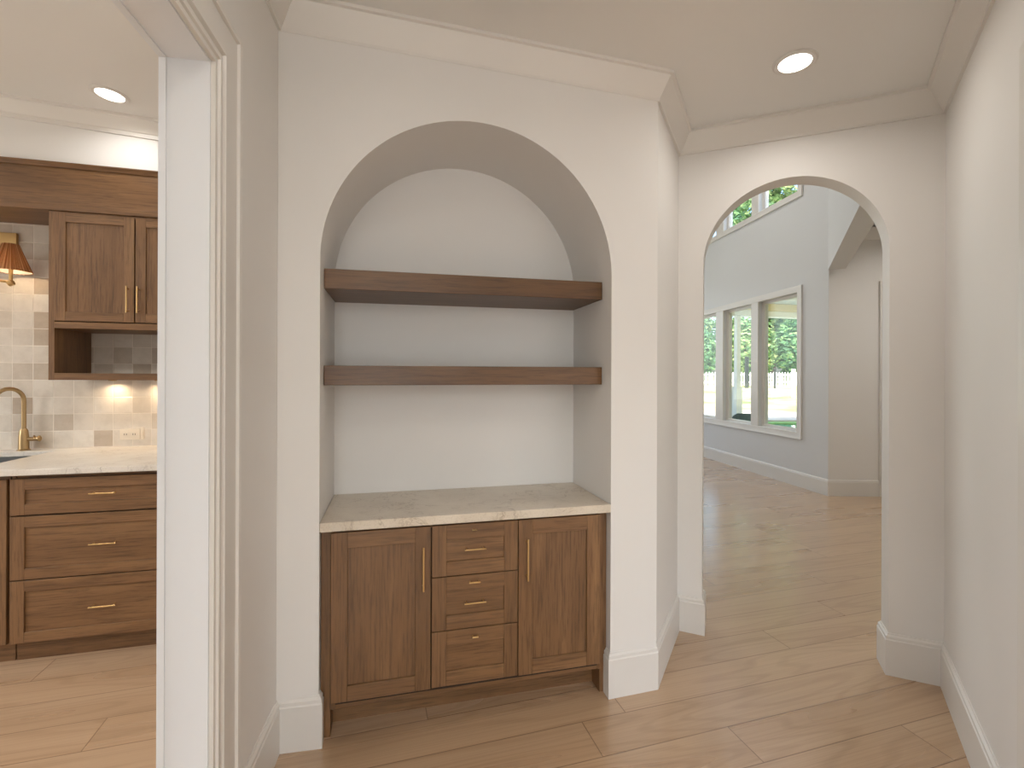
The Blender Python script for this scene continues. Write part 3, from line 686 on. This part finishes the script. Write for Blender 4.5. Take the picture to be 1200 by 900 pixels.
# outlet plates
ot = kthing('outlet', 'horizontal cream double outlet plate on the kitchen tiles', 'outlet', .235, KW-.012, 1.103)
build('plate', B((-.06, .06, -.006, 0, -.037, .037)), M_WHITEPL, ot, bevel=.002)
for s in (-.026, .026):
    build('socket', B((s-.016, s+.016, -.0075, -.006, -.014, .014)), M_WHITEPL, ot, bevel=.001)
    build('slot', B((s-.008, s-.005, -.0085, -.0075, -.006, .006), (s+.005, s+.008, -.0085, -.0075, -.006, .006)), M_HOLE, ot)
sw = kthing('switch', 'narrow upright switch strip beside the kitchen outlet', 'switch', .308, KW-.012, 1.108)
build('plate', B((-.011, .011, -.006, 0, -.042, .042)), M_WHITEPL, sw, bevel=.002); build('rocker', B((-.005, .005, -.009, -.006, -.018, .018)), M_WHITEPL, sw, bevel=.001)
# wall sconce
sc = kthing('wall_sconce', 'brass wall sconce with an orange pleated shade above the sink', 'sconce', -.355, .68, 2.085)
build('backplate', B((-.26, -.045, .116, .137, .262, .352)), M_BRASS, sc, bevel=.002)
bm = bmesh.new()
pts = [(-.16, .12, .29), (-.17, .07, .27), (-.19, .03, .15), (-.18, .0, .05)]+[(-.17+.17*k/6, -.02*math.sin(PI*k/6), .012+.03*(1-k/6)**2) for k in range(7)]
tube(bm, pts, .008, 12); tube(bm, [(-.012, 0, .0), (.012, 0, .012)], [.018, .018], 16); build('arm', bm, M_BRASS, sc)
bm = bmesh.new(); tube(bm, [(0, 0, .01), (0, 0, .12)], .010, 14); lathe(bm, [(0, .01), (.017, .01), (.017, .018), (0, .018)]); build('candle_tube', bm, M_BRASS, sc)
bm = bmesh.new(); bmesh.ops.create_uvsphere(bm, u_segments=20, v_segments=12, radius=.02); bmesh.ops.translate(bm, verts=bm.verts, vec=(0, 0, .14)); build('bulb', bm, M_BULB, sc)
bm = bmesh.new(); n = 120; ra = []
for r0, z in ((.1, .078), (.0775, .138), (.056, .196), (.038, .25)):
    ra.append([bm.verts.new(((r0+(.0022 if k % 2 else -.0012))*math.cos(2*PI*k/n), (r0+(.0022 if k % 2 else -.0012))*math.sin(2*PI*k/n), z)) for k in range(n)])
for a_, b2 in zip(ra[:-1], ra[1:]):
    for k in range(n): bm.faces.new((a_[k], a_[(k+1) % n], b2[(k+1) % n], b2[k]))
o = build('lamp_shade', bm, M_SHADE, sc, smooth=False); md = o.modifiers.new('solid', 'SOLIDIFY'); md.thickness = .0015
bm = bmesh.new(); lathe(bm, [(.0965, .079), (.0745, .138), (.053, .196), (.035, .249)], seg=60); build('shade_lining', bm, M_LINING, o)
bm = bmesh.new(); tube(bm, [(.0385*math.cos(2*PI*k/40), .0385*math.sin(2*PI*k/40), .25) for k in range(41)], .002, 6, False); build('shade_rim', bm, M_SHADE, o); bm = bmesh.new(); tube(bm, [(.101*math.cos(2*PI*k/60), .101*math.sin(2*PI*k/60), .078) for k in range(61)], .002, 6, False); build('shade_rim', bm, M_SHADE, o)
pl = bpy.data.lights.new('sconce_lamp', 'POINT'); pl.energy = 3.0; pl.color = (1, .76, .5); pl.shadow_soft_size = .02
po = bpy.data.objects.new('sconce_lamp', pl); C.objects.link(po); po.parent = sc; po.location = (0, 0, .112)

# ------------------------------------------------------------------ recessed ceiling lights
def make_downlight():
    t_ = thing('ceiling_light', 'x', 'light', (0, 0, 0), 0, 'recessed ceiling lights')
    bm = bmesh.new(); lathe(bm, [(.066, -.001), (.068, -.006), (.084, -.008), (.09, -.004), (.091, 0), (.066, .0)], seg=48); build('trim_ring', bm, M_TRIM, t_)
    bm = bmesh.new(); lathe(bm, [(0, -.004), (.0665, -.004), (.0665, -.002), (0, -.002)], seg=48); build('lens', bm, M_LENS, t_)
    return t_
dl = make_downlight(); first = True
def downlight(x, y, z, label, power, color, slope=(0, 0)):
    global first
    if first: o = dl; o.location = (x, y, z); o['label'] = label; first = False
    else: o = dup(dl, (x, y, z), 0, label)
    o.rotation_euler = (slope[1], -slope[0], 0)
    area('downlight_lamp', (x, y, z-.012), (0, 0, 0), .12, power, color, shape='DISK', spread=R(160))
sx = -.026
hl = [(1.28, 2.17, 'round recessed ceiling light in front of the arched doorway'), (-.15, 1.0, 'round recessed ceiling light near the arched niche, above the photo edge'),
      (.25, -.6, 'round recessed ceiling light above where the photo is taken'), (.2, -2.1, 'round recessed ceiling light at the corridor end')]
for (x, y, lab), k in zip(hl, (.78, .45, 1.15, 1)): downlight(x, y, zc(x, y)-.0005, lab, P_HALL*k, WARM, (sx, 0))
for u, v, lab, k in ((.427, .168, 'round recessed ceiling light over the kitchen drawers', .14), (-1.2, .1, 'round recessed kitchen ceiling light over the sink side', .35), (-.8, -1.6, 'round recessed kitchen ceiling light at the middle left', 1), (.7, -1.5, 'round recessed kitchen ceiling light near the opening', .8), (-.2, -3.4, 'round recessed kitchen ceiling light at the rear', 1)):
    p = kp(u, v); downlight(p.x, p.y, kz(p.x, p.y)-.0005, lab, P_KIT*k, NEUT, (-.053, -.013))
for x, y, lab in ((3.9, 4.2, 'round recessed ceiling light in the gallery behind the arch'), (5.1, 5.0, 'round recessed ceiling light near the glass door')):
    downlight(x, y, 3.4295, lab, P_GAL, WARM)
for x, y, lab in ((.6, 4.8, 'added unseen round ceiling light brightening the living room, near left'), (2.4, 6.8, 'added unseen round ceiling light brightening the living room, middle'), (.6, 8.6, 'added unseen round ceiling light brightening the living room, far left')):
    downlight(x, y, VT-.0005, lab, P_LIV, NEUT)  # unseen cans added to lift the living room brightness
downlight(2.5, .3, 2.8995, 'round recessed ceiling light in the side room', P_SIDE, NEUT)

# ------------------------------------------------------------------ outside
def gz(y): 
    if y < 11: return -.1
    if y < 12: return -.1+.4*(y-11)
    return .3+.021*(y-12)
bm = bmesh.new(); ys = [-8, 0, 5, 8, 10, 11, 11.5, 12]+[12+2*k for k in range(1, 40)]; xs = [-30+3*k for k in range(45)]
G = [[bm.verts.new((x, y, gz(y)-.14+ (.25*math.sin(x*.21)*math.sin(y*.17) if y > 16 else 0))) for x in xs] for y in ys]
for j in range(len(ys)-1):
    for i in range(len(xs)-1): bm.faces.new((G[j][i], G[j][i+1], G[j+1][i+1], G[j+1][i]))
bmesh.ops.recalc_face_normals(bm, faces=bm.faces[:])
build('ground', bm, M_LAWN, label='pale dry lawn rising away behind the living room windows', cat='lawn', kind='structure')
# patio roof, beam, column
S('ceiling_patio', B((4.4, 13.5, 5.9, 12.6, 3.43, 3.55)), M_WHITE)
beam_o = Vector((4.35, 11.65)); bA = R(15)
bt = thing('patio_beam', 'white and cream beam carrying the patio roof outside the windows', 'beam', (beam_o.x, beam_o.y, 0), bA)
build('lower_board', B((0, 8.5, 0, .25, 3.10, 3.24)), M_WHITE, bt, bevel=.005); build('upper_board', B((0, 8.5, -.05, .25, 3.24, 3.42)), M_CREAM, bt)
co = thing('patio_column', 'white square patio column seen through the middle window', 'column', (5.72, 12.14, 0), bA)
build('shaft', B((-.055, .055, -.055, .055, 1.3, 3.10)), M_WHITE, co, bevel=.005)
build('pier', B((-.085, .085, -.085, .085, -.1, 1.3)), M_WHITE, co, bevel=.005)
# patio chair
pc = thing('patio_chair', 'grey-green rounded patio chair seen low through the middle window', 'chair', (4.82, 9.95, -.1), R(200))
bm = bmesh.new(); n = 14; rows = []
for z, r0 in ((.42, .3), (.6, .33), (.78, .34), (.9, .33)):
    rows.append([bm.verts.new((r0*math.cos(PI*(.0+1.0*k/n)), r0*math.sin(PI*(.0+1.0*k/n)), z - (.12 if k in (0, n) else .04 if k in (1, n-1) else 0)*(z > .8))) for k in range(n+1)])
for a_, b2 in zip(rows[:-1], rows[1:]):
    for k in range(n): bm.faces.new((a_[k], a_[k+1], b2[k+1], b2[k]))
o = build('backrest', bm, M_TEAL, pc); md = o.modifiers.new('solid', 'SOLIDIFY'); md.thickness = .05
bm = bmesh.new(); lathe(bm, [(0, .36), (.28, .36), (.31, .39), (.31, .43), (.28, .46), (0, .46)]); build('seat', bm, M_TEAL, pc)
for sx_, sy_ in ((1, 1), (1, -1), (-1, 1), (-1, -1)):
    bm = bmesh.new(); tube(bm, [(.24*sx_, .2*sy_, 0), (.2*sx_, .17*sy_, .37)], .016, 8); build('leg', bm, M_IRON, pc)
# pool and terrace
build('pool_water', B((5.2, 12.5, 11.6, 13.3, .20, .235)), M_WATER, label='blue-green pool water at the bottom of the right window', cat='pool')
build('terrace', B((5.2, 14.5, 13.9, 17.2, .15, .30)), M_CONC, label='pale concrete terrace strip beyond the pool', cat='terrace')
build('grass_strip', B((5.2, 14.5, 13.32, 13.88, .15, .26)), M_GRASS, label='green grass strip between the pool and terrace', cat='grass')
# white yard post
build('yard_post', B((-.07, .07, -.07, .07, -.2, 1.5)), M_WHITE, loc=(15.55, 26.4, gz(26.4)-.05), label='short white post standing in the lawn, seen through the right window', cat='post')
# iron posts
for x, y, h_, lab in ((22.0, 45.0, 2.6, 'left of the two thin black posts close together in the middle window'), (22.3, 45.2, 2.6, 'right of the two thin black posts close together in the middle window'), (24.2, 44.0, 1.5, 'thin black post seen through the right window, against the white fence')):
    bm = bmesh.new(); tube(bm, [(0, 0, -.3), (0, 0, h_)], .09, 10); lathe(bm, [(0, .0), (.13, .0), (.13, .05), (0, .1)], (0, 0, h_)); build('fence_post', bm, M_IRON, loc=(x, y, gz(y)-.1), label=lab, cat='post', group='black posts at the fence')
# picket fence
fe = thing('picket_fence', 'long white picket fence across the back of the lawn', 'fence', (15, 45.5, gz(45)-.15), R(6))
for k in range(90):
    x = k*.3; bm = prism([(x, 0), (x+.16, 0), (x+.16, 1.2), (x+.08, 1.32), (x, 1.2)], 0, .03); build('picket', bm, M_WHITE, fe)
for z in (.3, 1.0): build('rail', B((0, 27, .03, .07, z, z+.09)), M_WHITE, fe)
# trees
def tree(x, y, h, rad, m, label, seed, leaves=11000, ls=.42, tr=True):
    rnd = random.Random(seed); t_ = thing('tree', label, 'tree', (x, y, gz(y)-.2), rnd.random()*6, 'trees behind the lawn')
    bm = bmesh.new(); tube(bm, [(0, 0, 0), (.1, .05, h*.25), (0, .1, h*.5), (.1, 0, h*.8)], [.35, .28, .2, .08], 10)
    for k in range(6):
        a = k*1.05+rnd.random(); z = h*(.3+.08*k); tube(bm, [(0, 0, z), (math.cos(a)*rad*.35, math.sin(a)*rad*.35, z+h*.1), (math.cos(a)*rad*.7, math.sin(a)*rad*.7, z+h*.14)], [.14, .09, .03], 7)
    build('trunk', bm, M_BARK, t_)
    bm = bmesh.new(); blobs = []
    for k in range(34):
        a, q = rnd.random()*2*PI, rnd.random()**.5; z = h*(.09+.85*rnd.random()); s = math.sin(PI*min(1, max(.2, (z/h)*.95+.05)))**.5
        blobs.append((Vector((math.cos(a)*q*rad*s, math.sin(a)*q*rad*s, z)), rad*(.28+.2*rnd.random())))
    for k in range(leaves):
        c, r0 = rnd.choice(blobs); d_ = Vector((rnd.gauss(0, 1), rnd.gauss(0, 1), rnd.gauss(0, 1))).normalized()
        p = c+d_*r0*(.75+.3*rnd.random()); a = Vector((rnd.gauss(0, 1), rnd.gauss(0, 1), rnd.gauss(0, .5))).normalized(); b2 = a.cross(d_+Vector((0, 0, .3))).normalized()
        l1, l2 = ls*(.6+.8*rnd.random()), ls*.42
        bm.faces.new([bm.verts.new(p+a*l1*.5), bm.verts.new(p+b2*l2*.5+d_*.04), bm.verts.new(p-a*l1*.5), bm.verts.new(p-b2*l2*.5+d_*.04)])
    build('foliage', bm, m, t_, smooth=False)
TS = [(20, 64, 27, 5.4, M_LEAF, 'leafy green tree behind the fence, left in the windows'), (35, 64, 28, 5.6, M_LEAF, 'bright leafy tree behind the fence, right in the windows'), (41, 85, 36, 6, M_LEAF2, 'darker green tree farther back, between the two bright trees'),
      (4, 64, 24, 5, M_LEAF2, 'dark green tree behind the lawn, left of the windows view'), (51, 64, 27, 5, M_LEAF2, 'dark green tree behind the lawn, far right'), (23, 85, 34, 6, M_LEAF2, 'tall dark tree farther back on the left'),
      (60, 86, 34, 6, M_LEAF, 'tall leafy tree farther back on the right'), (-12, 64, 22, 5, M_LEAF, 'leafy tree outside the far living room wall'), (17, 17, 10, 2.6, M_LEAF, 'leafy tree beside the patio, outside the glass door')]
for k, (x, y, h_, r_, m_, lab) in enumerate(TS): tree(x, y, h_, r_, m_, lab, 100+k, ls=.42 if y < 30 else .95)

def shrub(x, y, h, rad, m, label, seed):
    rnd = random.Random(seed); t_ = thing('shrub', label, 'shrub', (x, y, gz(y)-.2), 0, 'shrubs behind the picket fence')
    bm = bmesh.new()
    for k in range(5):
        a = k*1.26; tube(bm, [(0, 0, 0), (math.cos(a)*rad*.3, math.sin(a)*rad*.3, h*.5), (math.cos(a)*rad*.6, math.sin(a)*rad*.6, h*.8)], [.1, .07, .03], 6)
    build('stem', bm, M_BARK, t_)
    bm = bmesh.new()
    for k in range(4200):
        d_ = Vector((rnd.gauss(0, 1), rnd.gauss(0, 1), rnd.gauss(0, 1))).normalized(); q = .8+.2*rnd.random()+.08*math.sin(d_.x*9+seed)*math.cos(d_.z*7)
        p = Vector((d_.x*rad*q, d_.y*rad*.8*q, h*.5+d_.z*h*.5*q)); a = Vector((rnd.gauss(0, 1), rnd.gauss(0, 1), rnd.gauss(0, .5))).normalized(); b2 = a.cross(d_+Vector((0, 0, .3))).normalized()
        l1 = .55*(.6+.8*rnd.random()); bm.faces.new([bm.verts.new(p+a*l1*.5), bm.verts.new(p+b2*l1*.25), bm.verts.new(p-a*l1*.5), bm.verts.new(p-b2*l1*.25)])
    build('foliage', bm, m, t_, smooth=False)
SH = [(6.5, 'leftmost round shrub of the row behind the fence', 6.2), (12.6, 'second round shrub from the left behind the fence', 7), (18.7, 'third round shrub from the left behind the fence', 6.5), (24.8, 'round shrub behind the fence, in the middle window', 7.2), (30.9, 'round shrub behind the fence, in the right window', 7.6), (37, 'round shrub behind the fence, right of the windows view', 6.6), (43.1, 'rightmost round shrub of the row behind the fence', 7)]
for k, (x, lab, h_) in enumerate(SH): shrub(x, 50.6, h_, 2.8, (M_LEAF2, M_LEAF)[k % 2], lab, 40+k)
